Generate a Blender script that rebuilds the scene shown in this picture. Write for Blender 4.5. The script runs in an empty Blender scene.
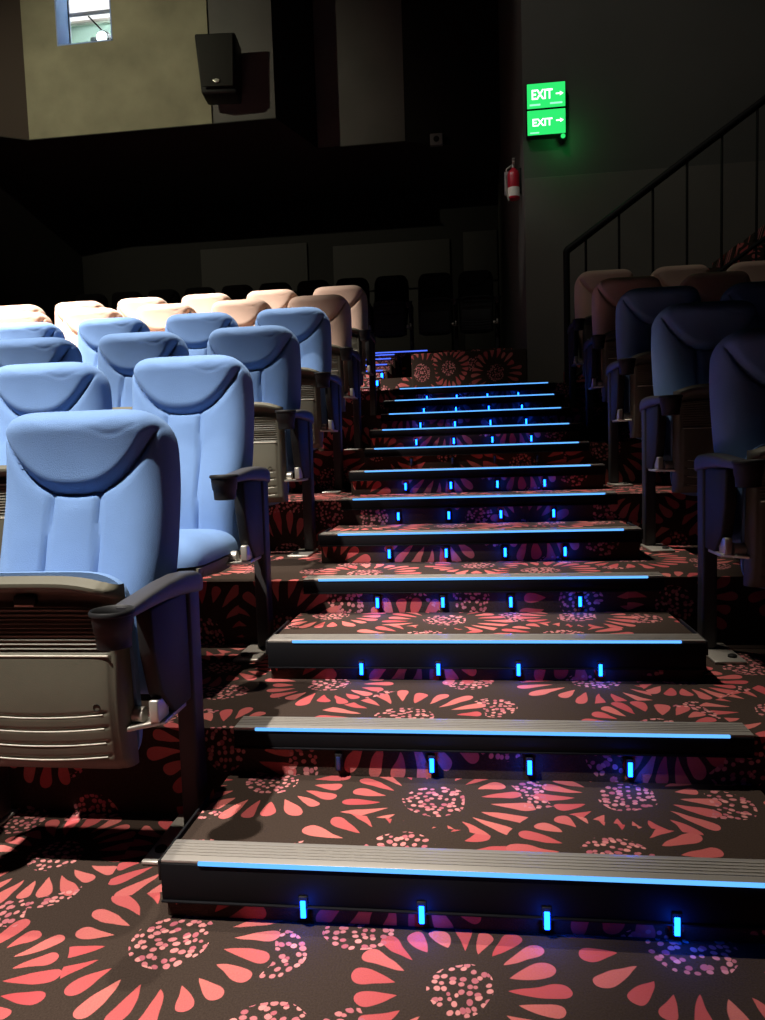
import bpy, bmesh, math, random
from mathutils import Vector, Matrix
random.seed(7)
SC = bpy.context.scene
COL = SC.collection
PI = math.pi

# ------------------------------------------------------------------ materials
def newmat(name):
    m = bpy.data.materials.new(name); m.use_nodes = True
    nt = m.node_tree; b = nt.nodes['Principled BSDF']
    return m, nt, b

def mat(name, col, rough=0.6, metal=0.0, bump=0.0, bscale=60, var=0.0, vscale=4.0, sheen=0.0, spec=0.5):
    m, nt, b = newmat(name)
    b.inputs['Base Color'].default_value = (*col, 1)
    b.inputs['Roughness'].default_value = rough
    b.inputs['Metallic'].default_value = metal
    b.inputs['Specular IOR Level'].default_value = spec
    if sheen:
        b.inputs['Sheen Weight'].default_value = sheen
        b.inputs['Sheen Roughness'].default_value = 0.5
        b.inputs['Sheen Tint'].default_value = (*[min(1, c * 2 + .2) for c in col], 1)
    tc = nt.nodes.new('ShaderNodeTexCoord')
    if var:
        n = nt.nodes.new('ShaderNodeTexNoise'); n.inputs['Scale'].default_value = vscale
        n.inputs['Detail'].default_value = 5
        nt.links.new(tc.outputs['Object'], n.inputs['Vector'])
        mx = nt.nodes.new('ShaderNodeMix'); mx.data_type = 'RGBA'
        mx.inputs[6].default_value = (*[c * (1 - var) for c in col], 1)
        mx.inputs[7].default_value = (*[min(1, c * (1 + var)) for c in col], 1)
        nt.links.new(n.outputs['Fac'], mx.inputs[0])
        nt.links.new(mx.outputs[2], b.inputs['Base Color'])
    if bump:
        n = nt.nodes.new('ShaderNodeTexNoise'); n.inputs['Scale'].default_value = bscale
        n.inputs['Detail'].default_value = 3
        nt.links.new(tc.outputs['Object'], n.inputs['Vector'])
        bp = nt.nodes.new('ShaderNodeBump'); bp.inputs['Strength'].default_value = bump
        bp.inputs['Distance'].default_value = 0.01
        nt.links.new(n.outputs['Fac'], bp.inputs['Height'])
        nt.links.new(bp.outputs['Normal'], b.inputs['Normal'])
    return m

def emat(name, col, strength):
    m = bpy.data.materials.new(name); m.use_nodes = True
    nt = m.node_tree; nt.nodes.clear()
    e = nt.nodes.new('ShaderNodeEmission'); e.inputs[0].default_value = (*col, 1); e.inputs[1].default_value = strength
    o = nt.nodes.new('ShaderNodeOutputMaterial'); nt.links.new(e.outputs[0], o.inputs[0])
    return m

def carpet_mat():
    """dark brown carpet woven with rings of red teardrop petals round speckled hearts"""
    m, nt, b = newmat('floral_carpet')
    N = nt.nodes; L = nt.links
    def M(op, a, c=None, d=None, clamp=False):
        n = N.new('ShaderNodeMath'); n.operation = op; n.use_clamp = clamp
        for i, v in enumerate((a, c, d)):
            if v is None: continue
            if isinstance(v, (int, float)): n.inputs[i].default_value = v
            else: L.new(v, n.inputs[i])
        return n.outputs[0]
    def V(op, a, c=None):
        n = N.new('ShaderNodeVectorMath'); n.operation = op
        for i, v in enumerate((a, c)):
            if v is None: continue
            if isinstance(v, tuple): n.inputs[i].default_value = v
            else: L.new(v, n.inputs[i])
        return n
    def sep(v):
        n = N.new('ShaderNodeSeparateXYZ'); L.new(v, n.inputs[0]); return n.outputs
    def comb(x, y, z=0.0):
        n = N.new('ShaderNodeCombineXYZ')
        for i, v in enumerate((x, y, z)):
            if isinstance(v, (int, float)): n.inputs[i].default_value = v
            else: L.new(v, n.inputs[i])
        return n.outputs[0]
    tc = N.new('ShaderNodeTexCoord')
    s = sep(tc.outputs['Object'])
    P = comb(s[0], M('ADD', s[1], s[2]))
    # gentle hand drawn wobble
    wob = N.new('ShaderNodeTexNoise'); wob.inputs['Scale'].default_value = 6; wob.inputs['Detail'].default_value = 2
    L.new(P, wob.inputs['Vector'])
    wv = V('SCALE', V('SUBTRACT', wob.outputs['Color'], (.5, .5, .5)).outputs[0]); wv.inputs['Scale'].default_value = 0.05
    P = V('ADD', P, wv.outputs[0]).outputs[0]
    def layer(spacing, offset, rnd, n_pet, ra, rb, seed, wmax):
        Q = V('SCALE', V('ADD', P, offset).outputs[0]); Q.inputs['Scale'].default_value = 1 / spacing
        vo = N.new('ShaderNodeTexVoronoi'); vo.voronoi_dimensions = '2D'; vo.feature = 'F1'
        vo.inputs['Scale'].default_value = 1; vo.inputs['Randomness'].default_value = rnd
        L.new(Q.outputs[0], vo.inputs['Vector'])
        loc = V('SCALE', V('SUBTRACT', Q.outputs[0], vo.outputs['Position']).outputs[0]); loc.inputs['Scale'].default_value = spacing
        l = sep(loc.outputs[0])
        r = M('SQRT', M('ADD', M('MULTIPLY', l[0], l[0]), M('MULTIPLY', l[1], l[1])))
        a = M('ARCTAN2', l[1], l[0])
        cc = N.new('ShaderNodeSeparateColor'); L.new(vo.outputs['Color'], cc.inputs[0])
        t = M('ADD', M('MULTIPLY', a, n_pet / (2 * PI)), M('MULTIPLY', cc.outputs[0], 3.0))
        seg = M('FLOOR', t)
        fr = M('ABSOLUTE', M('SUBTRACT', M('SUBTRACT', t, seg), 0.5))
        wn = N.new('ShaderNodeTexWhiteNoise'); wn.noise_dimensions = '3D'
        L.new(comb(M('MODULO', M('ADD', seg, 4 * n_pet), n_pet), M('MULTIPLY', cc.outputs[1], 57.3), seed), wn.inputs['Vector'])
        wc = N.new('ShaderNodeSeparateColor'); L.new(wn.outputs['Color'], wc.inputs[0])
        size = M('ADD', M('MULTIPLY', cc.outputs[2], 0.30), 0.84)
        r0 = M('MULTIPLY', size, M('ADD', ra, M('MULTIPLY', wc.outputs[0], 0.03)))
        r1 = M('MULTIPLY', size, M('ADD', rb, M('MULTIPLY', wc.outputs[1], 0.055)))
        q = M('DIVIDE', M('SUBTRACT', r, r0), M('SUBTRACT', r1, r0), clamp=True)
        prof = M('MULTIPLY', M('POWER', q, 0.75), M('SQRT', M('SUBTRACT', 1.0, M('POWER', q, 7.0), clamp=True)))
        w = M('MULTIPLY', prof, wmax)
        lat = M('MULTIPLY', M('MULTIPLY', fr, 2 * PI / n_pet), r)
        d = M('SUBTRACT', w, lat)
        mask = M('MULTIPLY', d, 600.0, clamp=True)
        return mask, r, q, wc, size
    mA, rA, qA, wcA, szA = layer(0.47, (3.13, 7.27, 0), 0.72, 21, 0.112, 0.200, 1.7, 0.0262)
    # lone seed clusters in the gaps
    def cluster_mask(spacing, offset, rad):
        Q = V('SCALE', V('ADD', P, offset).outputs[0]); Q.inputs['Scale'].default_value = 1 / spacing
        vo = N.new('ShaderNodeTexVoronoi'); vo.voronoi_dimensions = '2D'; vo.feature = 'F1'
        vo.inputs['Scale'].default_value = 1; vo.inputs['Randomness'].default_value = 0.8
        L.new(Q.outputs[0], vo.inputs['Vector'])
        return M('LESS_THAN', M('MULTIPLY', vo.outputs['Distance'], spacing), rad)
    cm1 = M('LESS_THAN', rA, M('MULTIPLY', szA, 0.078))
    cm2 = M('MULTIPLY', cluster_mask(0.27, (1.4, 0.6, 0), 0.075), M('GREATER_THAN', rA, M('MULTIPLY', szA, 0.215)))
    cm = M('MAXIMUM', cm1, cm2)
    sv = N.new('ShaderNodeTexVoronoi'); sv.voronoi_dimensions = '2D'; sv.feature = 'F1'
    sv.inputs['Scale'].default_value = 54; sv.inputs['Randomness'].default_value = 0.9
    L.new(P, sv.inputs['Vector'])
    sc_ = N.new('ShaderNodeSeparateColor'); L.new(sv.outputs['Color'], sc_.inputs[0])
    sd = M('MULTIPLY', M('SUBTRACT', M('ADD', 0.30, M('MULTIPLY', sc_.outputs[0], 0.16)), sv.outputs['Distance']), 12.0, clamp=True)
    seeds = M('MULTIPLY', sd, cm)
    # colours
    def mix(f, a, c):
        n = N.new('ShaderNodeMix'); n.data_type = 'RGBA'
        if isinstance(f, (int, float)): n.inputs[0].default_value = f
        else: L.new(f, n.inputs[0])
        for i, v in ((6, a), (7, c)):
            if isinstance(v, tuple): n.inputs[i].default_value = (*v, 1)
            else: L.new(v, n.inputs[i])
        return n.outputs[2]
    fib = N.new('ShaderNodeTexNoise'); fib.inputs['Scale'].default_value = 260; fib.inputs['Detail'].default_value = 2
    L.new(tc.outputs['Object'], fib.inputs['Vector'])
    big = N.new('ShaderNodeTexNoise'); big.inputs['Scale'].default_value = 2.2; big.inputs['Detail'].default_value = 3
    L.new(P, big.inputs['Vector'])
    ground = mix(fib.outputs['Fac'], (0.020, 0.012, 0.009), (0.062, 0.042, 0.032))
    petal = mix(wcA.outputs[2], (0.43, 0.060, 0.062), (0.60, 0.20, 0.16))
    petal = mix(M('MULTIPLY', qA, 0.35), petal, (0.52, 0.13, 0.14))
    petal = mix(M('MULTIPLY', fib.outputs['Fac'], 0.5), petal, (0.42, 0.05, 0.07))
    seedc = mix(sc_.outputs[1], (0.40, 0.10, 0.13), (0.66, 0.26, 0.24))
    c = mix(mA, ground, petal)
    c = mix(seeds, c, seedc)
    L.new(c, b.inputs['Base Color'])
    b.inputs['Roughness'].default_value = 0.95
    b.inputs['Specular IOR Level'].default_value = 0.15
    bp = N.new('ShaderNodeBump'); bp.inputs['Strength'].default_value = 0.35; bp.inputs['Distance'].default_value = 0.004
    L.new(fib.outputs['Fac'], bp.inputs['Height']); L.new(bp.outputs['Normal'], b.inputs['Normal'])
    return m

CARPET = carpet_mat()
BLUE = mat('blue_fabric', (0.155, 0.27, 0.52), 0.9, bump=0.25, bscale=420, var=0.10, vscale=9, sheen=0.15, spec=0.2)
CREAM = mat('cream_fabric', (0.62, 0.43, 0.34), 0.9, bump=0.25, bscale=420, var=0.06, vscale=9, sheen=0.15, spec=0.2)
BLACKF = mat('black_fabric', (0.006, 0.006, 0.007), 0.95, bump=0.2, bscale=300, spec=0.1)
PLAST = mat('black_plastic', (0.012, 0.012, 0.013), 0.55, bump=0.08, bscale=500, spec=0.25)
ARMM = mat('grey_black_arm_plastic', (0.035, 0.034, 0.040), 0.5, bump=0.06, bscale=500)
PANM = mat('olive_grey_plastic', (0.098, 0.092, 0.066), 0.55, bump=0.08, bscale=350, var=0.15, vscale=14)
LINE = mat('pale_glint_moulding', (0.62, 0.58, 0.48), 0.45)
STEEL = mat('pale_steel', (0.50, 0.47, 0.42), 0.38, metal=0.6)
POSTM = mat('dark_grey_post', (0.030, 0.028, 0.030), 0.5, spec=0.3)
ALU = mat('aluminium', (0.40, 0.37, 0.34), 0.42, metal=0.5, bump=0.05, bscale=200)
SKIRT = mat('black_rubber', (0.0055, 0.0055, 0.007), 0.7, spec=.12)
LED = emat('led_strip_glow', (0.11, 0.40, 1.0), 1.5)
LENS = emat('blue_lamp_glow', (0.004, 0.075, 1.0), 16.0)
LENSOFF = mat('unlit_blue_lens', (0.02, 0.03, 0.12), 0.2)
CONC = mat('grey_olive_wall_paint', (0.27, 0.255, 0.175), 0.85, bump=0.3, bscale=12, var=0.45, vscale=1.9)
PIERM = mat('darker_grey_wall', (0.13, 0.125, 0.12), 0.85, bump=0.2, bscale=12, var=0.25, vscale=1.5)
SIDEW = mat('dark_grey_green_wall', (0.075, 0.075, 0.066), 0.8, bump=0.2, bscale=8, var=0.2, vscale=1.2)
DADO = mat('dado_paint', (0.115, 0.108, 0.092), 0.7, bump=0.15, bscale=8, var=0.2, vscale=1.6)
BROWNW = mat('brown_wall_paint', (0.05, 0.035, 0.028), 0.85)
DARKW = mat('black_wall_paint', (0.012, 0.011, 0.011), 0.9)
DPANEL = mat('charcoal_acoustic_fabric', (0.05, 0.047, 0.046), 0.95, bump=0.2, bscale=100)
CEILM = mat('black_ceiling', (0.012, 0.012, 0.013), 0.9)
RAILM = mat('black_painted_steel', (0.006, 0.006, 0.006), 0.6, spec=.2)

# ------------------------------------------------------------------ mesh helpers
def add_box(bm, x0, x1, y0, y1, z0, z1, bevel=0.0, seg=2):
    t = bmesh.new()
    r = bmesh.ops.create_cube(t, size=1)
    for v in t.verts:
        v.co = Vector((x0 + (v.co.x + .5) * (x1 - x0), y0 + (v.co.y + .5) * (y1 - y0), z0 + (v.co.z + .5) * (z1 - z0)))
    if bevel:
        bmesh.ops.bevel(t, geom=list(t.edges) + list(t.verts), offset=bevel, segments=seg, profile=.5, affect='EDGES')
    merge(bm, t)

def merge(bm, t):
    me = bpy.data.meshes.new('tmp'); t.to_mesh(me); t.free(); bm.from_mesh(me); bpy.data.meshes.remove(me)

def add_prism(bm, pts, axis, a0, a1, bevel=0.0, seg=2):
    """polygon pts in the plane across axis, extruded from a0 to a1 (axis 'x': pts=(y,z), 'y': (x,z), 'z': (x,y))"""
    t = bmesh.new()
    def P(p, a):
        return {'x': (a, p[0], p[1]), 'y': (p[0], a, p[1]), 'z': (p[0], p[1], a)}[axis]
    A = [t.verts.new(P(p, a0)) for p in pts]; B = [t.verts.new(P(p, a1)) for p in pts]
    n = len(pts)
    t.faces.new(A); t.faces.new(B[::-1])
    for i in range(n): t.faces.new((A[i], B[i], B[(i + 1) % n], A[(i + 1) % n]))
    bmesh.ops.recalc_face_normals(t, faces=t.faces)
    if bevel: bmesh.ops.bevel(t, geom=list(t.edges) + list(t.verts), offset=bevel, segments=seg, profile=.5, affect='EDGES')
    merge(bm, t)

def add_lathe(bm, prof, cx, cy, cz, n=28, axis='z'):
    rings = []
    for r, h in prof:
        ring = []
        for i in range(n):
            a = 2 * PI * i / n
            c = (r * math.cos(a), r * math.sin(a), h)
            if axis == 'y': c = (c[0], c[2], c[1])
            if axis == 'x': c = (c[2], c[0], c[1])
            ring.append(bm.verts.new((cx + c[0], cy + c[1], cz + c[2])))
        rings.append(ring)
    for A, B in zip(rings, rings[1:]):
        for i in range(n):
            bm.faces.new((A[i], A[(i + 1) % n], B[(i + 1) % n], B[i]))
    bm.faces.new(rings[0][::-1]); bm.faces.new(rings[-1])

def add_tube(bm, pts, r, n=8):
    pts = [Vector(p) for p in pts]; rings = []
    for i, p in enumerate(pts):
        d = (pts[min(i + 1, len(pts) - 1)] - pts[max(i - 1, 0)]).normalized()
        up = Vector((0, 0, 1)) if abs(d.z) < .95 else Vector((0, 1, 0))
        a = d.cross(up).normalized(); c = a.cross(d)
        rings.append([bm.verts.new(p + (a * math.cos(2 * PI * k / n) + c * math.sin(2 * PI * k / n)) * r) for k in range(n)])
    for A, B in zip(rings, rings[1:]):
        for k in range(n): bm.faces.new((A[k], A[(k + 1) % n], B[(k + 1) % n], B[k]))
    bm.faces.new(rings[0][::-1]); bm.faces.new(rings[-1])

def add_sweep(bm, sections):
    """sections: list of equal-length rings of points"""
    rings = [[bm.verts.new(p) for p in s] for s in sections]
    n = len(rings[0])
    for A, B in zip(rings, rings[1:]):
        for k in range(n): bm.faces.new((A[k], A[(k + 1) % n], B[(k + 1) % n], B[k]))
    bm.faces.new(rings[0][::-1]); bm.faces.new(rings[-1])

def rrect(cx, cz, w, h, y, e=0.45, n=20):
    out = []
    for k in range(n):
        a = 2 * PI * k / n
        c, s = math.cos(a), math.sin(a)
        out.append((cx + w * math.copysign(abs(c) ** e, c), y, cz + h * math.copysign(abs(s) ** e, s)))
    return out

def obj(name, bm, m, parent=None, smooth=True, angle=35):
    bmesh.ops.recalc_face_normals(bm, faces=bm.faces)
    me = bpy.data.meshes.new(name); bm.to_mesh(me); bm.free()
    me.materials.append(m)
    if smooth:
        me.polygons.foreach_set('use_smooth', [True] * len(me.polygons))
        me.set_sharp_from_angle(angle=math.radians(angle))
    o = bpy.data.objects.new(name, me); COL.objects.link(o)
    if parent: o.parent = parent
    return o

def thing(name, label, cat, loc=(0, 0, 0), rz=0, group=None):
    o = bpy.data.objects.new(name, None); COL.objects.link(o)
    o.empty_display_size = .1
    o.location = loc; o.rotation_euler.z = rz
    tag(o, label, cat, group)
    return o

def tag(o, label, cat, group=None):
    o['label'] = label; o['category'] = cat
    if group: o['group'] = group
    return o

def struct(name, bm, m, smooth=False):
    o = obj(name, bm, m, None, smooth); o['kind'] = 'structure'; return o

def BM(): return bmesh.new()

def dup(o, parent=None):
    c = o.copy(); COL.objects.link(c); c.parent = parent
    for ch in list(o.children): dup(ch, c)
    return c

def sstep(x, a, b):
    t = max(0, min(1, (x - a) / (b - a))); return t * t * (3 - 2 * t)

# ------------------------------------------------------------------ the place: measures
R = 0.1288            # riser of one step
D = 0.45              # going of one step
Y1 = 1.506            # nosing of the first aisle step
def yk(k): return Y1 + (k - 1) * D
def zk(k): return k * R
XL, XR = -7.6, 4.6
YB = 14.2

# ------------------------------------------------------------------ setting
b = BM(); add_box(b, XL, XR, -6.0, yk(2), -0.2, 0.0); struct('floor', b, CARPET)
for k in (2, 4, 6, 8, 10, 12):
    b = BM()
    y1 = yk(k + 2) if k < 12 else YB
    add_box(b, XL, XR, yk(k), y1, -0.2, zk(k))
    o = struct('seating_tier', b, CARPET)
ZT = zk(12)
# low platform behind the cross aisle, a low carpeted wall in front of it, and the upper landing
b = BM(); add_box(b, -0.93, 0.55, 7.70, 10.10, ZT, ZT + 0.22); struct('rear_platform', b, CARPET)
b = BM(); add_box(b, XL, -2.25, 7.70, 10.10, ZT, ZT + 0.18); struct('rear_platform', b, CARPET)
b = BM(); add_box(b, -0.60, 0.548, 7.556, 7.70, ZT, 1.985, .012); struct('wall_low', b, CARPET)

# ceiling and walls
b = BM(); add_box(b, XL - .2, XR + .2, -6.2, YB + .2, 8.6, 8.8); struct('ceiling', b, CEILM)
b = BM(); add_box(b, XL - .2, XL, -6.2, YB + .2, -.2, 8.6); struct('wall_left', b, DARKW)
b = BM(); add_box(b, XR, XR + .2, -6.2, YB + .2, -.2, 8.6); struct('wall_right', b, SIDEW)
b = BM(); add_box(b, XL, XR, -6.2, -6.0, -.2, 8.6); struct('wall_front', b, DARKW)
b = BM(); add_box(b, XL, XR, YB, YB + .2, -.2, 8.6); struct('wall_back', b, DARKW)
# block behind the right seats: front face, side face towards the rear
b = BM(); add_box(b, 0.55, XR, 7.60, YB, ZT, 8.6); struct('wall_right', b, SIDEW)
b = BM(); add_box(b, 0.553, XR, 7.575, 7.60, ZT, 3.62, .004); struct('trim_1', b, DADO)
# booth front over the rear seats: a faceted wall with its soffit at z = 5.83
ZS = 5.83
def seg_wall(name, p, q, m, th=.25, hole=None):
    p = Vector((*p, 0)); q = Vector((*q, 0)); d = (q - p); Lw = d.length; d.normalize()
    nrm = Vector((-d.y, d.x, 0))        # away from the hall
    b = BM()
    def slab(u0, u1, z0, z1):
        t = BM(); add_box(t, u0, u1, 0, th, z0, z1)
        for v in t.verts: v.co = p + d * v.co.x + nrm * v.co.y + Vector((0, 0, v.co.z))
        merge(b, t)
    if hole:
        u0, u1, z0, z1 = hole
        slab(0, u0, ZS, 8.6); slab(u1, Lw, ZS, 8.6); slab(u0, u1, ZS, z0); slab(u0, u1, z1, 8.6)
    else: slab(0, Lw, ZS, 8.6)
    return struct(name, b, m)
WX0, WX1, WZ0, WZ1 = -5.96, -5.10, 7.12, 8.25
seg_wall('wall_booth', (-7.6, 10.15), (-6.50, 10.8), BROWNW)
seg_wall('wall_booth', (-6.50, 10.8), (-3.66, 10.8), CONC, hole=(WX0 + 6.50, WX1 + 6.50, WZ0, WZ1))
seg_wall('wall_booth', (-3.66, 10.83), (-2.72, 10.83), PIERM)  # darker grey than the wall segment on its left
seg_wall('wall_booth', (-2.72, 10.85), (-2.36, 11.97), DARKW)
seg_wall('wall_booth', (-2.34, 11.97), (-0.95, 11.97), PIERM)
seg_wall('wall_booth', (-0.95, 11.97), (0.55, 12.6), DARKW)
b = BM(); add_prism(b, [(-7.6, 10.2), (-6.50, 10.85), (-2.76, 10.88), (-2.36, 12.05), (-.95, 12.05), (.55, 12.7), (.55, YB), (-7.6, YB)], 'z', ZS + .001, ZS + .18)
add_prism(b, [(-7.6, 10.13), (-6.50, 10.79), (-2.70, 10.79), (-2.33, 11.955), (-.95, 11.955), (.55, 12.58), (.55, YB), (-7.6, YB)], 'z', ZS - .014, ZS - .0005)
struct('ceiling_soffit', b, DARKW)

# projection window with the lit booth behind it
w = BM()
for (a0, a1, c0, c1) in ((WX0, WX0 + .035, WZ0, WZ1), (WX1 - .035, WX1, WZ0, WZ1), (WX0, WX1, WZ0, WZ0 + .035), (WX0, WX1, WZ1 - .035, WZ1), (WX0, WX1, 7.72, 7.76)):
    add_box(w, a0, a1, 11.13, 11.17, c0, c1, .004)
win = struct('window_1', w, mat('window_frame_paint', (0.28, 0.30, 0.38), .5), smooth=True)
g = BM(); add_box(g, WX0 + .03, WX1 - .03, 11.145, 11.151, WZ0 + .03, WZ1 - .03)
gm, gnt, gb = newmat('port_glass'); gb.inputs['Transmission Weight'].default_value = 1; gb.inputs['Roughness'].default_value = 0; gb.inputs['IOR'].default_value = 1.1
obj('pane', g, gm, win)
b = BM()
for (a0, a1, c0, c1) in ((WX0 - .002, WX0 + .018, WZ0, WZ1), (WX1 - .018, WX1 + .002, WZ0, WZ1), (WX0 - .002, WX1 + .002, WZ0 - .002, WZ0 + .016)):
    add_box(b, a0, a1, 10.795, 11.17, c0, c1, .002)
obj('reveal', b, mat('reveal_lit_blue', (.30, .42, .75), .6), win)  # blue light falling on the reveal is put into its colour
b = BM(); add_tube(b, [(-5.66, 11.22, 7.74), (-5.46, 11.22, 7.52)], .012); tag(obj('projector_cable_arm', b, RAILM), 'thin dark rod hanging slantwise behind the projection window', 'rod')
BOOTHM = mat('booth_pale_green_paint', (0.62, 0.80, 0.70), .8)
b = BM()
add_box(b, -7.0, -4.2, 12.2, 12.3, ZS + .18, 8.6)
struct('wall_booth_rear', b, BOOTHM)
b = BM(); add_box(b, -7.0, -6.95, 11.06, 12.2, ZS + .18, 8.6); add_box(b, -4.25, -4.2, 11.06, 12.2, ZS + .18, 8.6); struct('wall_booth_side', b, BOOTHM)
b = BM(); add_box(b, -6.7, -4.9, 11.9, 11.98, 8.14, 8.58, .01)
t = thing('light_panel', 'bright white ceiling-height light box seen through the upper window pane', 'light', (0, 0, 0))
obj('diffuser', b, emat('booth_light', (1.0, 1.0, .98), 1.6), t)
b = BM(); add_box(b, -6.75, -4.85, 11.98, 12.05, 8.10, 8.599, .01); obj('housing', b, STEEL, t)
t = thing('film_projector', 'white projector with a glowing lens just inside the projection window', 'projector')
b = BM(); add_box(b, -5.78, -5.22, 11.45, 12.1, 7.20, 7.58, .03); obj('projector_body', b, mat('white_plastic', (.7, .74, .72), .4), t)
b = BM(); add_lathe(b, [(.11, 0), (.12, -.12), (.10, -.16), (.09, -.16)], -5.50, 11.45, 7.46, axis='y'); obj('lens_barrel', b, PLAST, t)
b = BM(); add_lathe(b, [(.088, 0), (.088, -.02), (.03, -.035)], -5.50, 11.30, 7.46, axis='y'); obj('lens', b, emat('projector_beam', (.85, 1, 1), 3.0), t)
b = BM(); add_box(b, -5.7, -5.3, 11.55, 12.0, ZS + .18, 7.20, .02); obj('pedestal', b, PLAST, t)

# loudspeaker on the booth front
t = thing('wall_speaker', 'black box loudspeaker hung high on the pale grey wall right of the projection window', 'speaker', (-3.40, 10.46, 6.39), math.radians(6))
b = BM(); add_prism(b, [(-.235, -.38), (.255, -.38), (.285, .39), (-.285, .39)], 'y', -.20, .22, .03)
for v in b.verts:
    if v.co.z < -.2: v.co.y += (v.co.z + .2) * -.35 * (1 if v.co.y < 0 else 0)
obj('cabinet', b, PLAST, t)
b = BM(); add_prism(b, [(-.21, -.32), (.225, -.32), (.25, .36), (-.25, .36)], 'y', -.222, -.203, .01); obj('grille', b, mat('speaker_cloth', (.02, .02, .018), .9, bump=.4, bscale=200), t)
b = BM(); add_prism(b, [(-.05, -.25), (-.01, -.285), (.035, -.275), (.045, -.245), (.0, -.228)], 'y', -.245, -.225, .003); o = obj('badge', b, mat('polished_badge', (.9, .88, .8), .25, metal=.5), t); o['label'] = 'small bright maker badge'
b = BM(); add_box(b, -.10, .10, .18, .36, -.06, .10, .01); add_box(b, -.16, .16, .33, .37, -.12, .16, .005); obj('bracket', b, RAILM, t)

# small pale junction box
t = thing('smoke_detector_box', 'small pale square box fixed high on the black wall left of the exit sign', 'box', (-0.47, 12.14, 5.88))
b = BM(); add_box(b, -.10, .10, -.03, .05, -.09, .09, .012); obj('cover', b, mat('grey_white_plastic', (.22, .22, .23), .5), t)
b = BM(); add_lathe(b, [(.045, 0), (.045, -.012), (.02, -.02)], 0, -.03, 0, n=16, axis='y'); obj('dome', b, PLAST, t)

# charcoal wall panels low on the rear wall
for i, (x0, x1, z0, z1, lab) in enumerate(((-5.15, -3.05, 2.6, 5.0, 'charcoal fabric panel on the rear wall above the left cream seats'),
                             (-3.0 + .45, -0.35, 2.6, 4.9, 'charcoal fabric panel on the rear wall above the rear stair'),
                             (-0.1, 0.52, 2.6, 5.0, 'narrow charcoal fabric panel on the rear wall beside the fire extinguisher'))):
    b = BM(); add_box(b, x0, x1, YB - .055, YB - .004, 2.334, z0 + (z1 - z0) * .62 - .015, .01); add_box(b, x0, x1, YB - .055, YB - .004, z0 + (z1 - z0) * .62 + .015, z1, .01)
    tag(obj('acoustic_panel', b, DPANEL), lab, 'panel')

# ------------------------------------------------------------------ exit signs
GREEN = emat('green_sign_glow', (0.03, 0.85, 0.17), 1.05)
WHITE = emat('white_sign_letters', (.86, 1.0, .95), 1.9)
PALEG = emat('pale_green_small_letters', (.35, 1.0, .62), 1.3)
def text_mesh(s, size, x, y, z, m, parent, name='lettering', sx=1.0):
    cu = bpy.data.curves.new('txt', 'FONT'); cu.body = s; cu.size = size; cu.extrude = .002
    cu.align_x = 'CENTER'; cu.align_y = 'CENTER'; cu.offset = size * .02
    o = bpy.data.objects.new('txt', cu); COL.objects.link(o)
    bpy.context.view_layer.update()
    me = bpy.data.meshes.new_from_object(o.evaluated_get(bpy.context.evaluated_depsgraph_get()))
    bpy.data.objects.remove(o); bpy.data.curves.remove(cu)
    for v in me.vertices: v.co = Vector((v.co.x * sx, -v.co.z, v.co.y))
    me.materials.clear(); me.materials.append(m)
    q = bpy.data.objects.new(name, me); COL.objects.link(q); q.location = (x, y, z); q.parent = parent
    return q
def arrow(cx, cz, w, y, m, parent):
    b = BM()
    add_prism(b, [(cx - w, cz - w * .16), (cx + w * .1, cz - w * .16), (cx + w * .1, cz - w * .55), (cx + w, cz), (cx + w * .1, cz + w * .55), (cx + w * .1, cz + w * .16), (cx - w, cz + w * .16)], 'y', y - .004, y)
    return obj('arrow', b, m, parent, smooth=False)
def sign(z, word, sz, sxx, lab, small):
    t = thing('exit_sign', lab, 'sign', (0.762, 7.50, z), 0)
    b = BM(); add_box(b, -.185, .185, 0, .10, -.118, .118, .008); obj('sign_housing', b, PLAST, t)
    b = BM(); add_box(b, -.178, .178, -.012, 0, -.112, .112, .003); obj('lit_face', b, GREEN, t)
    text_mesh(word, sz, -.04, -.014, -.005 + (.01 if small else -.0), WHITE, t, sx=sxx)
    arrow(.125, .005, .035, -.013, WHITE, t)
    if small:
        b = BM(); add_box(b, -.155, -.055, -.016, -.013, -.092, -.076, .002); obj('small_lettering', b, PALEG, t, smooth=False)
        b = BM(); add_box(b, .035, .150, -.016, -.013, -.087, -.071, .002); obj('small_lettering', b, PALEG, t, smooth=False)
    else:
        b = BM(); add_box(b, -.155, -.070, -.016, -.013, -.102, -.090, .002); obj('small_lettering', b, PALEG, t, smooth=False)
    return t
ZSG = 4.345
sign(ZSG, 'EXIT', .125, .78, 'upper glowing green exit sign with white word and arrow on the dark wall', True)
sign(ZSG - .245, 'EXIT', .095, .98, 'lower glowing green exit sign directly beneath the other one', False)
t = thing('sign_status_lamp', 'small glowing green lamp below the right corner of the lower exit sign', 'lamp', (0.915, 7.50, ZSG - .39))
b = BM(); add_lathe(b, [(.03, .10), (.03, -.01), (.02, -.02)], 0, 0, 0, n=16, axis='y'); obj('lamp_socket', b, PLAST, t)
b = BM(); add_lathe(b, [(.022, -.018), (.018, -.03), (.006, -.036)], 0, 0, 0, n=16, axis='y'); obj('bulb', b, GREEN, t)

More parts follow.
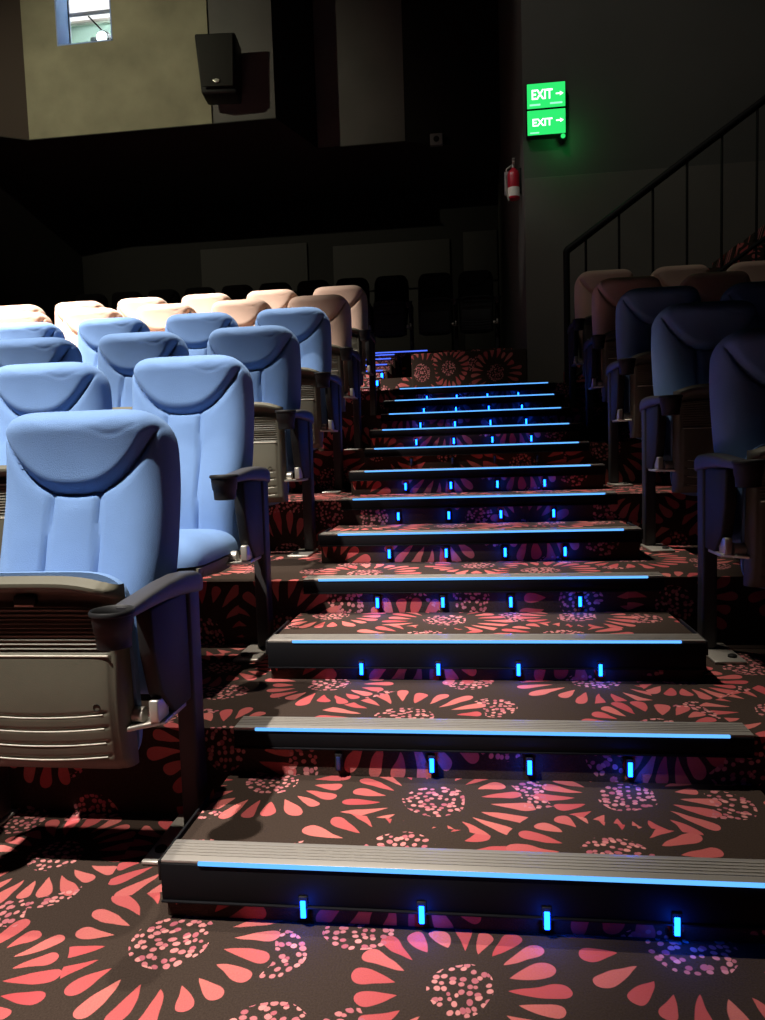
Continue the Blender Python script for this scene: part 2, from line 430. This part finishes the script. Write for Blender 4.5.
# ------------------------------------------------------------------ fire extinguisher on the side face
t = thing('fire_extinguisher', 'small red fire extinguisher with white label hanging on the wall left of the exit signs', 'fire extinguisher', (0.47, 7.95, 3.55))
b = BM(); add_lathe(b, [(.02, -.005), (.058, 0), (.062, .015), (.062, .24), (.052, .275), (.026, .298), (.02, .31)], 0, 0, 0, n=24); obj('cylinder', b, mat('red_enamel', (.42, .012, .03), .3), t)
b = BM(); add_lathe(b, [(.0635, .02), (.0635, .11)], 0, 0, 0, n=24); obj('paper_label', b, mat('white_label', (.8, .78, .7), .6), t)
b = BM(); add_lathe(b, [(.018, .30), (.018, .345)], 0, 0, 0, n=14); add_box(b, -.012, .012, -.07, .02, .345, .355, .003); add_box(b, -.012, .012, -.075, .01, .375, .385, .003); obj('valve_handle', b, STEEL, t)
b = BM(); add_tube(b, [(-.02, 0, .335), (-.07, -.01, .30), (-.078, -.02, .2), (-.074, -.02, .08), (-.05, -.03, -.02)], .009); obj('hose', b, mat('grey_hose', (.3, .3, .25), .5), t)
b = BM(); add_box(b, .05, .0798, -.025, .025, .05, .3, .003); obj('wall_bracket', b, RAILM, t)
t = tag(obj('extinguisher_notice', (lambda q: (add_box(q, .39, .5495, 8.20, 8.215, 3.68, 3.92, .003), q)[1])(BM()), mat('grey_notice_board', (.22, .2, .22), .6)), 'small grey notice plate projecting from the wall left of the extinguisher', 'sign')

# ------------------------------------------------------------------ side staircase and its railing
stair = thing('staircase', 'red carpeted side staircase rising to the right behind the last right-hand seats', 'stairs', (0.90, 6.86, ZT))
for i in range(10):
    b = BM(); add_box(b, i * .28, 2.9 if i < 9 else 3.6, 0, .70, i * .193 + .002, (i + 1) * .193, .006)
    obj('stair_tread', b, CARPET, stair)
rail = thing('stair_railing', 'black steel stair railing sloping up to the right behind the right-hand seats', 'railing', (0.84, 6.74, ZT))
b = BM(); add_tube(b, [(0, 0, 1.14), (0.01, 0, 1.16), (1.0, 0, 1.16 + .69), (2.6, 0, 1.16 + 1.79)], .032, 12); obj('handrail', b, RAILM, rail)
b = BM(); add_lathe(b, [(.028, 0.012), (.028, 1.15)], 0, 0, 0, 12); add_box(b, -.06, .06, -.06, .06, 0, .012, .003); obj('newel_post', b, RAILM, rail)
for i in range(9):
    x = .165 + i * .28
    b = BM(); add_lathe(b, [(.011, i * .193 * 1.0 - .02 if i else .0), (.011, 1.15 + x * .69 - .02)], x, 0, 0, 8)
    obj('baluster', b, RAILM, rail)
b = BM(); add_tube(b, [(.05, 0, .06), (2.55, 0, .06 + 1.73)], .018, 8); obj('bottom_rail', b, RAILM, rail)

# ------------------------------------------------------------------ lit aisle steps
def nosing_parts(t, x0, x1, lx0, lx1, lights, zlow, skirt=.046):
    """local frame: edge of the tread at y=0, z=0"""
    b = BM(); add_box(b, x0, x1, -.010, .078, .0005, .0075, .0015)
    for q in range(5): add_box(b, x0 + .002, x1 - .002, .012 + q * .012, .018 + q * .012, .0065, .0092)
    o = obj('nosing_profile', b, ALU, t); o['label'] = 'ribbed aluminium edge profile'
    b = BM(); add_box(b, x0, x1, -.014, -.001, -skirt, .0004, .002); add_box(b, x0, x1, -.020, -.001, -skirt - .004, -skirt, .001)
    obj('kick_plate', b, SKIRT, t)
    b = BM(); add_box(b, lx0, lx1, -.0175, -.0105, .0, .0085, .002)
    o = obj('led_strip', b, LED, t); o['label'] = 'glowing blue-white LED strip'
    for i, (lx, on) in enumerate(zip((-.385, -.129, .131, .390), lights)):
        b = BM(); add_box(b, lx - .010, lx + .010, -.018, -.001, -.110, -.060, .003)
        h = obj('step_lamp', b, PLAST, t)
        b = BM(); add_box(b, lx - .0055, lx + .0055, -.0215, -.0175, -.106, -.068, .0012)
        if on:
            pl = bpy.data.lights.new('step_lamp_light', 'POINT'); pl.energy = .20; pl.shadow_soft_size = .006; pl.color = (.0, .07, 1)
            po = bpy.data.objects.new('step_lamp_light', pl); COL.objects.link(po); po.location = (t.location.x + lx, t.location.y - .034, t.location.z - .086)
        l = obj('lamp_lens', b, LENS if on else LENSOFF, h); l['label'] = 'glowing blue lens' if on else 'unlit blue lens'
ON = (1, 1, 1, 1)
rowname = {1: 'front row', 3: 'second row', 5: 'third row', 7: 'fourth row', 9: 'fifth row', 11: 'sixth row'}
for k in range(1, 13):
    lights = {2: (0, 1, 1, 1), 8: (0, 0, 0, 0)}.get(k, ON)
    if k % 2:
        lab = {1: 'aisle step box nearest the camera with glowing edge, beside the front blue seat',
               3: 'aisle step box beside the lowered blue seat of the second row',
               5: 'aisle step box beside the third row of blue seats',
               7: 'aisle step box beside the fourth and last blue row',
               9: 'aisle step box beside the first cream row',
               11: 'aisle step box beside the rearmost cream row, second nosing from the top'}[k]
        t = thing('aisle_step', lab, 'step', (0, yk(k), zk(k)), 0, 'carpeted step boxes down the aisle')
        b = BM(); add_box(b, -.70, .71, 0.0, D - .002, -R + .001, 0, .002)
        o = obj('step_box', b, CARPET, t)
        # the carpet pattern runs on over the box
        nosing_parts(t, -.705, .715, -.618, .640, lights, 0, .082 if k < 4 else .046)
        b = BM(); add_box(b, -.712, -.7052, -.012, .30, -.040, .006, .002); obj('end_cap', b, PLAST, t)
        b = BM(); add_box(b, .7152, .722, -.012, .30, -.040, .006, .002); obj('end_cap', b, PLAST, t)
    else:
        lab = {2: 'lit nosing on the seating tier edge just behind the front blue seat',
               4: 'lit nosing on the tier edge just behind the second seat row',
               6: 'lit nosing on the tier edge just behind the third seat row',
               8: 'lit nosing on the tier edge before the first cream row, its lamps unlit',
               10: 'lit nosing on the tier edge between the two cream rows',
               12: 'topmost full-width lit nosing at the edge of the cross aisle'}[k]
        t = thing('tier_nosing', lab, 'step edge', (0, yk(k), zk(k)), 0, 'lit nosings on the seating tiers')
        nosing_parts(t, -.68, .70, -.618, .640, lights, 0)

# rear stair, seen at its right edge past the last cream seat
rear_lab = ['lowest step of the rear staircase, one blue lamp showing', 'second step of the rear staircase, one blue lamp showing',
            'third lit step of the rear staircase', 'fourth lit step of the rear staircase', 'fifth lit step of the rear staircase', 'sixth lit step of the rear staircase']
for i, z in enumerate((1.650, 1.787, 1.908, 2.025, 2.145, 2.250)):
    y = 7.4 + .45 * i
    t = thing('rear_stair_step', rear_lab[i], 'step', (-1.58, y, z), 0, 'steps of the rear staircase')
    b = BM(); add_box(b, -.65, .648, 0, .449, ZT - z + .0005, 0, .002); obj('step_box', b, CARPET, t)
    b = BM(); add_box(b, -.64, .64, -.012, .05, .0005, .008, .001); obj('nosing_profile', b, ALU, t)
    b = BM(); add_box(b, -.60, .60 if i > 1 else .35, -.020, -.0125, -.004, .010, .002)
    obj('led_strip', b, emat('rear_led_glow', (0.08, 0.16, 1.0), 1.3) if i == 0 else bpy.data.materials['rear_led_glow'], t)
    if i < 3:
        for lx in (-.30, .0, .30, .59):
            b = BM(); add_box(b, lx - .018, lx + .018, -.018, -.0005, -.085, -.022, .003); h = obj('step_lamp', b, PLAST, t)
            b = BM(); add_box(b, lx - .012, lx + .012, -.023, -.0175, -.080, -.028, .001); obj('lamp_lens', b, LENS, h)
t = thing('rear_landing_nosing', 'wide lit edge of the upper landing at the top of the rear staircase', 'step edge', (-1.2, 10.10, 2.340))
b = BM(); add_box(b, -1.0, .62, -.012, .06, -.01, .006, .001); obj('nosing_profile', b, ALU, t)
b = BM(); add_box(b, -1.0, .62, -.020, -.0125, -.006, .010, .002); obj('led_strip', b, bpy.data.materials['rear_led_glow'], t)
b = BM(); add_box(b, XL, .549, 10.101, YB, ZT, 2.329); struct('rear_landing', b, CARPET)

# ------------------------------------------------------------------ cinema seat
BH = .768
def outline(z, grow=0.0):
    hw = .222 + .024 * sstep(z, 0, .42) - .006 * sstep(z, .55, .8)
    rc = .105
    if z > BH - rc:
        q = (z - (BH - rc)) / rc
        hw -= rc * .95 * (1 - math.sqrt(max(0, 1 - q ** 2.3)))
    if z < .05:
        hw -= .04 * (1 - math.sqrt(max(0, 1 - ((.05 - z) / .05) ** 2)))
    return max(.01, hw + grow)

REC = math.radians(14)
def recl(x, y, z):
    if z > .50: y -= .80 * (z - .50) ** 2 * (1 if z < .72 else 1)
    return (x, -.02 + y * math.cos(REC) + z * math.sin(REC), .390 + z * math.cos(REC) - y * math.sin(REC))

def back_cushion():
    b = BM(); NX, NZ, T = 84, 120, .115
    grid = []
    for j in range(NZ + 1):
        tt = j / NZ
        z = BH * (1 - (1 - tt) ** 1.5) if True else BH * tt
        row = []
        hw = outline(z)
        for i in range(NX + 1):
            u = 2 * i / NX - 1
            s = math.copysign(1 - (1 - abs(u)) ** 2.0, u) if abs(u) < 1 else u
            x = hw * s
            edge = (1 - abs(s) ** 7) ** .5
            rt = .085
            if z > BH - rt: edge *= math.sqrt(max(0, 1 - ((z - (BH - rt)) / rt) ** 2))
            if z < .04: edge *= math.sqrt(max(0, 1 - ((.04 - z) / .04) ** 2))
            ax = abs(x)
            za = .530 + .130 * (ax / .195) ** 2.6
            fade = 1 - sstep(ax, .195, .232)
            dz = z - za
            pil = sstep(dz, -.004, .035) * (.018 + .13 * min(.16, max(0, dz))) * (1 - sstep(ax, .185, .245) * .8)
            groove = .017 * math.exp(-(dz / .0075) ** 2) * fade
            wr = .0
            # two seams on the lower back
            xs = .068 + .020 * (1 - z / .53) * .6
            if dz < 0:
                groove += .013 * math.exp(-((ax - xs) / .0065) ** 2) * sstep(-dz, 0, .01)
                wr = .008 * math.cos(min(1, ax / max(.02, xs)) * PI / 2) if ax < xs else .008 * math.sin(min(1, (ax - xs) / (.245 - xs)) * PI)
                wr *= sstep(-dz, 0, .05)
            # lumbar swell
            lum = .022 * math.exp(-((z - .20) / .16) ** 2)
            # slight wrinkle on the pillow
            wk = -.0016 * math.exp(-((z - (.685 + .10 * (x - .08) + .012 * math.sin(40 * x))) / .006) ** 2) * sstep(x, .02, .08) * (1 - sstep(x, .16, .20))
            y = -(T + pil + wr + lum - groove + wk) * edge
            row.append(b.verts.new(recl(x, min(y, -.0005), z)))
        grid.append(row)
    for j in range(NZ):
        for i in range(NX):
            b.faces.new((grid[j][i], grid[j][i + 1], grid[j + 1][i + 1], grid[j + 1][i]))
    loop = [grid[0][i] for i in range(NX + 1)] + [grid[j][NX] for j in range(1, NZ + 1)] + [grid[NZ][i] for i in range(NX - 1, -1, -1)] + [grid[j][0] for j in range(NZ - 1, 0, -1)]
    # flat rear
    c = b.verts.new(recl(0, 0, BH * .5))
    for a, d in zip(loop, loop[1:] + loop[:1]): b.faces.new((a, c, d))
    return b

def back_shell():
    b = BM(); t = BM(); n = 40
    zs = [BH * .985 * (1 - (1 - j / n) ** 1.5) for j in range(n + 1)]
    pts = [(outline(z, -.006), z - .0) for z in zs] + [(-outline(z, -.006), z) for z in zs[::-1]]
    A = [t.verts.new(recl(x, .001, z)) for x, z in pts]; B = [t.verts.new(recl(x * .94, .032, z * .98 + .005)) for x, z in pts]
    m = len(pts)
    t.faces.new(A); t.faces.new(B[::-1])
    for i in range(m): t.faces.new((A[i], B[i], B[(i + 1) % m], A[(i + 1) % m]))
    merge(b, t); return b

PIV = Vector((0, -.20, .408))
def fold(bm, ang):
    M_ = Matrix.Translation(PIV) @ Matrix.Rotation(-ang, 4, 'X')
    for v in bm.verts: v.co = M_ @ v.co
    return bm
# pan frame: v runs from the rear end (0) to the front edge (.48); y = .13 - v ; underside at z = -d
def pan_shell():
    b = BM(); NX, NV = 60, 130; grid = []
    for j in range(NV + 1):
        v = .48 * j / NV; row = []
        for i in range(NX + 1):
            u = 2 * i / NX - 1; s = math.copysign(1 - (1 - abs(u)) ** 1.5, u)
            x = .228 * s
            vt = v - .030 * abs(s) ** 4 * sstep(v, .35, .48)
            edge = (1 - abs(s) ** 14) ** .5
            d = .052
            d += .030 * sstep(v, .440, .458) - .030 * sstep(v, .468, .481) * 1.2       # front lip
            d -= .014 * sstep(v, .405, .418) * (1 - sstep(v, .434, .446))              # recess under lip
            if .290 < v < .405 and abs(x) < .198: d += .0028 * math.sin((v - .290) / .0105 * 2 * PI) - .005
            if v < .290: d += .012 * math.sin(v / .290 * PI)
            vc = v - .012 * ((x + .0) / .19) ** 2
            for g0 in (.140, .105, .068, .032):
                if abs(x) < .19: d -= .004 * math.exp(-((vc - g0) / .004) ** 2)
            d -= .004 * math.exp(-((abs(x) - .203) / .003) ** 2)
            d *= edge * (1 - .25 * sstep(.03 - v, 0, .03))
            row.append(b.verts.new((x, .13 - vt, -max(d, .002))))
        grid.append(row)
    for j in range(NV):
        for i in range(NX): b.faces.new((grid[j][i], grid[j + 1][i], grid[j + 1][i + 1], grid[j][i + 1]))
    loop = grid[0][:] + [grid[j][NX] for j in range(1, NV + 1)] + grid[NV][-2::-1] + [grid[j][0] for j in range(NV - 1, 0, -1)]
    c = b.verts.new((0, -.11, .004))
    for a, d in zip(loop, loop[1:] + loop[:1]): b.faces.new((a, c, d))
    return b
def pan_lines():
    b = BM()
    for g0, dd in ((.140, .0622), (.105, .0606), (.068, .0584), (.032, .0552)):
        pts = []
        for i in range(19):
            x = -.178 + .356 * i / 18
            pts.append((x, .13 - (g0 + .012 * (x / .19) ** 2 - .0035), -dd - .0008))
        add_tube(b, pts, .0016, 6)
    add_tube(b, [(-.198, .13 - .287, -.0528), (.198, .13 - .287, -.0528)], .0022, 6)
    return b
def pan_slot():
    b = BM(); add_box(b, -.028, .028, .13 - .432, .13 - .408, -.050, -.036, .004); return b
def pan_peg():
    b = BM(); add_lathe(b, [(.0075, -.0625), (.0085, -.0655), (.0085, -.05)], .165, .13 - .165, 0, 16); return b
def pan_slot_lip():
    b = BM(); add_box(b, -.024, .024, .13 - .412, .13 - .407, -.053, -.049, .001); return b
def seat_cushion():
    b = BM(); NX, NV = 40, 44; T = .085; grid = []
    for j in range(NV + 1):
        t = j / NV; q = 2 * t - 1
        sq = math.copysign(1 - (1 - abs(q)) ** 1.7, q)
        row = []
        for i in range(NX + 1):
            u = 2 * i / NX - 1; s = math.copysign(1 - (1 - abs(u)) ** 1.7, u)
            hw = .232 - .035 * abs(sq) ** 10
            e = ((1 - abs(s) ** 6) ** .5) * ((1 - abs(sq) ** 6) ** .5)
            z = T * e + .012 * (1 - s * s) * e * sstep(sq, -1, .6)
            y = -.11 + .012 - (.249 - .02 * abs(s) ** 6) * sq
            row.append(b.verts.new((hw * s, y, .005 + z)))
        grid.append(row)
    for j in range(NV):
        for i in range(NX): b.faces.new((grid[j][i], grid[j][i + 1], grid[j + 1][i + 1], grid[j + 1][i]))
    loop = grid[0][:] + [grid[j][NX] for j in range(1, NV + 1)] + grid[NV][-2::-1] + [grid[j][0] for j in range(NV - 1, 0, -1)]
    c = b.verts.new((0, -.11, .005))
    for a, d in zip(loop, loop[1:] + loop[:1]): b.faces.new((a, c, d))
    return b
AX = .281
def arm_mesh(sx):
    b = BM(); x = AX * sx
    secs = []
    for y, z, w, h in ((.085, .672, .020, .018), (.075, .676, .029, .026), (.04, .684, .032, .030), (-.04, .692, .031, .028), (-.14, .694, .029, .023), (-.24, .690, .028, .018), (-.31, .686, .029, .015), (-.345, .683, .027, .013)):
        secs.append(rrect(x, z, w, h, y))
    add_sweep(b, secs); return b
def cup_mesh(sx):
    b = BM()
    add_lathe(b, [(.030, -.078), (.036, -.076), (.038, -.045), (.0405, -.043), (.0445, -.006), (.048, -.004), (.049, .002), (.046, .006), (.043, .004), (.040, -.01), (.034, -.068), (.004, -.070)], AX * sx, -.385, .695, 32)
    return b
def side_mesh(sx):
    b = BM(); x = AX * sx
    add_prism(b, [(-.245, .672), (-.02, .672), (-.02, .38), (-.13, .38), (-.20, .45), (-.235, .56)], 'x', x - .020, x + .020, .008)
    return b
def post_mesh(sx):
    b = BM(); x = AX * sx
    add_prism(b, [(-.022, .012), (.052, .012), (.046, .30), (.058, .672), (-.022, .672)], 'x', x - .026, x + .026, .010, 3)
    return b
def bracket_mesh(sx):
    b = BM(); x = AX * sx
    add_prism(b, [(.225 * sx, -.245), (x + .018 * sx, -.19), (x + .018 * sx, -.055), (x - .02 * sx, -.055), (x - .02 * sx, -.15), (.225 * sx, -.19)], 'z', .372, .384, .003)
    add_box(b, min(x - .012, x + .012), max(x - .012, x + .012), -.215, -.150, .384, .440, .004)
    add_lathe(b, [(.02, -.03), (.02, .02)], .232 * sx + .0, -.20, .40, 16, 'x')
    return b
def plate_mesh(sx):
    b = BM(); x = AX * sx
    add_box(b, min(x - .075 * sx, x + .03 * sx), max(x - .075 * sx, x + .03 * sx), -.175, .070, .0005, .012, .004)
    return b
def bolt_mesh(sx):
    b = BM(); add_lathe(b, [(.016, 0), (.016, .006), (.010, .010)], AX * sx - .045 * sx, -.120, .012, 10); return b

CACHE = {}
def me_of(key, fn, m):
    if key not in CACHE:
        b = fn(); bmesh.ops.recalc_face_normals(b, faces=b.faces)
        me = bpy.data.meshes.new(key); b.to_mesh(me); b.free(); me.materials.append(m)
        me.polygons.foreach_set('use_smooth', [True] * len(me.polygons)); me.set_sharp_from_angle(angle=math.radians(48))
        CACHE[key] = me
    return CACHE[key]
def part(name, key, fn, m, parent, label=None):
    o = bpy.data.objects.new(name, me_of(key, fn, m)); COL.objects.link(o); o.parent = parent
    if label: o['label'] = label
    return o
FA = math.radians(87)
def make_seat(colour, fab, sx, opened):
    t = thing('cinema_seat', '', 'seat')
    A = math.radians(0) if opened else FA; k = 'o' if opened else 'f'
    c = colour
    part('backrest', 'backrest_' + c, back_cushion, fab, t, c + ' fabric backrest with curved headrest seam')
    part('back_shell', 'back_shell', back_shell, PLAST, t)
    part('seat_cushion', 'seat_cushion_' + c + k, lambda: fold(seat_cushion(), A), fab, t, c + ' fabric seat cushion')
    pan_m = PANM if colour != 'black' else PLAST
    p = part('seat_pan', 'seat_pan_' + k + ('b' if colour == 'black' else ''), lambda: fold(pan_shell(), A), pan_m, t, 'ribbed grey plastic underside')
    if colour != 'black':
        part('ridge_glint', 'pan_lines_' + k, lambda: fold(pan_lines(), A), LINE, p)  # light caught on the pan's ridges, put in as pale lines
        part('grip_slot', 'pan_slot_' + k, lambda: fold(pan_slot(), A), PLAST, p)
        part('peg_hole', 'pan_peg_' + k, lambda: fold(pan_peg(), A), RAILM, p)
        part('slot_lip', 'pan_slot_lip_' + k, lambda: fold(pan_slot_lip(), A), LINE, p)
    a = part('armrest', 'armrest%d' % sx, lambda: arm_mesh(sx), ARMM, t)
    part('cup_holder', 'cup_holder%d' % sx, lambda: cup_mesh(sx), PLAST, a)
    part('side_panel', 'side_panel%d' % sx, lambda: side_mesh(sx), PLAST, t)
    part('leg', 'leg%d' % sx, lambda: post_mesh(sx), POSTM, t)
    part('hinge_bracket', 'hinge_bracket%d' % sx, lambda: bracket_mesh(sx), STEEL, t, 'pale metal hinge bracket')
    fp = part('floor_plate', 'floor_plate%d' % sx, lambda: plate_mesh(sx), STEEL, t, 'pale metal floor plate')
    part('bolt', 'bolt%d' % sx, lambda: bolt_mesh(sx), RAILM, fp)
    return t

PROTO = {}
def place(colour, sx, opened, x, y, z, label, group):
    key = (colour, sx, opened)
    fab = {'blue': BLUE, 'cream': CREAM, 'black': BLACKF}[colour]
    if key not in PROTO: t = PROTO[key] = make_seat(colour, fab, sx, opened)
    else: t = dup(PROTO[key])
    t.location = (x, y, z); t['label'] = label; t['group'] = group
    return t

pos = ['on the aisle', 'second from the aisle', 'third from the aisle', 'fourth from the aisle', 'fifth from the aisle', 'sixth from the aisle', 'seventh from the aisle', 'eighth from the aisle']
rown = {1: 'frontmost blue row', 2: 'second blue row', 3: 'third blue row', 4: 'rearmost blue row', 5: 'front cream row', 6: 'rearmost cream row'}
first = {1: -1.085, 2: -1.121, 3: -1.131, 4: -1.135, 5: -1.145, 6: -1.140}
count = {1: 2, 2: 3, 3: 4, 4: 5, 5: 6, 6: 7}
SP = .595
first = {k: v + .015 + (.012 if k == 1 else 0) for k, v in first.items()}
for k in range(1, 7):
    colr = 'blue' if k < 5 else 'cream'
    for i in range(count[k]):
        op = (k == 2 and i == 0)
        if k == 1 and i == 0: lab = 'large blue seat nearest the camera, grey seat underside folded up, cup holder in front'
        elif op: lab = 'blue seat with its cushion lowered, directly behind the nearest seat'
        elif i == 0: lab = '%s folded seat on the aisle, left block, %s' % (colr, rown[k])
        else: lab = '%s seat %s, left block, %s' % (colr, pos[i], rown[k])
        place(colr, 1, op, first[k] - SP * i, yk(2 * k) - .085, zk(2 * k - 2), lab, '%s seats of the left block' % colr)
rr = {2: 'foremost visible row', 3: 'middle one of its three blue rows', 4: 'last of its blue rows', 5: 'front cream right row', 6: 'rearmost cream right row'}
rcount = {2: 2, 3: 2, 4: 3, 5: 4, 6: 4}
for k in range(2, 7):
    colr = 'blue' if k < 5 else 'cream'
    for i in range(rcount[k]):
        lab = 'shadowed %s seat %s, right block, %s' % (colr, pos[i], rr[k])
        place(colr, -1, False, 1.115 + SP * i, yk(2 * k) - .085, zk(2 * k - 2), lab, '%s seats of the right block' % colr)
ordn = ['first', 'second', 'third', 'fourth', 'fifth', 'sixth', 'seventh', 'eighth', 'ninth', 'tenth']
for i in range(11):
    x = .085 - .565 * i - (.06 if i > 1 else 0)
    lab = 'black seat in the dark back row, %s from the side wall' % (ordn[i] if i < 10 else 'eleventh')
    place('black', 1, False, x, 10.62, 2.329, lab, 'black seats in the dark back row')

# ------------------------------------------------------------------ lights
def spot(name, loc, tgt, power, deg, blend, col, rad=.06):
    l = bpy.data.lights.new(name, 'SPOT'); l.energy = power; l.spot_size = math.radians(deg); l.spot_blend = blend
    l.color = col; l.shadow_soft_size = rad
    o = bpy.data.objects.new(name, l); COL.objects.link(o); o.location = loc
    o.rotation_euler = (Vector(tgt) - Vector(loc)).to_track_quat('-Z', 'Y').to_euler()
    return o
WARM = (1.0, .90, .76)
HALL = (1.0, .93, .84)
spot('hall_downlight', (-2.7, -0.1, 6.1), (-1.70, 1.95, 0.7), 3200, 36, .5, HALL)
spot('hall_downlight', (-4.6, 1.9, 6.6), (-2.9, 4.0, 1.6), 3600, 42, .9, HALL)
spot('hall_downlight', (-4.9, 3.4, 6.4), (-3.7, 6.0, 2.2), 7600, 55, .8, HALL)
spot('aisle_downlight', (-1.6, 3.0, 7.4), (-.55, 1.4, 0), 1350, 35, .6, WARM)
spot('aisle_downlight', (-2.2, 4.6, 8.2), (-.45, 4.0, .8), 3000, 25, .7, WARM)
spot('unseen_wall_wash', (-6.4, 5.2, 6.9), (-5.1, 10.8, 6.1), 560, 62, .9, (1.0, .95, .68), .03)
spot('unseen_wall_wash', (-1.0, 3.4, 8.2), (1.6, 7.6, 4.0), 190, 52, .9, (1.0, .93, .82), .1)  # unseen spot added to brighten the right-hand wall
spot('extinguisher_fill', (-2.4, 6.2, 6.6), (0.5, 7.95, 3.5), 130, 14, .6, (1.0, .95, .9), .05)  # added narrow spot, out of view, that brightens the extinguisher and wall edge
l = bpy.data.lights.new('sign_glow_fill', 'POINT'); l.energy = 1.1; l.shadow_soft_size = .03; l.color = (.05, 1, .2)  # added green light standing in for the signs' glow on the wall
o = bpy.data.objects.new('sign_glow_fill', l); COL.objects.link(o); o.location = (0.915, 7.40, ZSG - .39)
l = bpy.data.lights.new('booth_lamp', 'POINT'); l.energy = 110; l.shadow_soft_size = .15; l.color = (.85, .95, 1.0)
o = bpy.data.objects.new('booth_lamp', l); COL.objects.link(o); o.location = (-5.0, 11.5, 7.9)

W = bpy.data.worlds.new('World'); SC.world = W; W.use_nodes = True
W.node_tree.nodes['Background'].inputs[0].default_value = (0.5, 0.45, 0.5, 1)
W.node_tree.nodes['Background'].inputs[1].default_value = 0.02

# ------------------------------------------------------------------ camera
yaw, pit, rol, h, fpx = math.radians(7.0963), math.radians(-4.5857), math.radians(-1.8104), 1.0222, 740.48
cy, sy, cp, sp = math.cos(yaw), math.sin(yaw), math.cos(pit), math.sin(pit)
F = Vector((-sy * cp, cy * cp, sp)); Rt = Vector((cy, sy, 0)); U = Rt.cross(F)
R2 = math.cos(rol) * Rt + math.sin(rol) * U; U2 = -math.sin(rol) * Rt + math.cos(rol) * U
cam = bpy.data.cameras.new('camera'); co = bpy.data.objects.new('camera', cam); COL.objects.link(co)
Mx = Matrix((R2, U2, -F)).transposed().to_4x4(); Mx.translation = Vector((0, 0, h)); co.matrix_world = Mx
cam.sensor_fit = 'VERTICAL'; cam.sensor_height = 36; cam.lens = 36 * fpx / 1020; cam.clip_start = .02
SC.camera = co
vs = SC.view_settings; vs.view_transform = 'Standard'; vs.look = 'None'; vs.gamma = 1; vs.use_curve_mapping = False; vs.exposure = 0
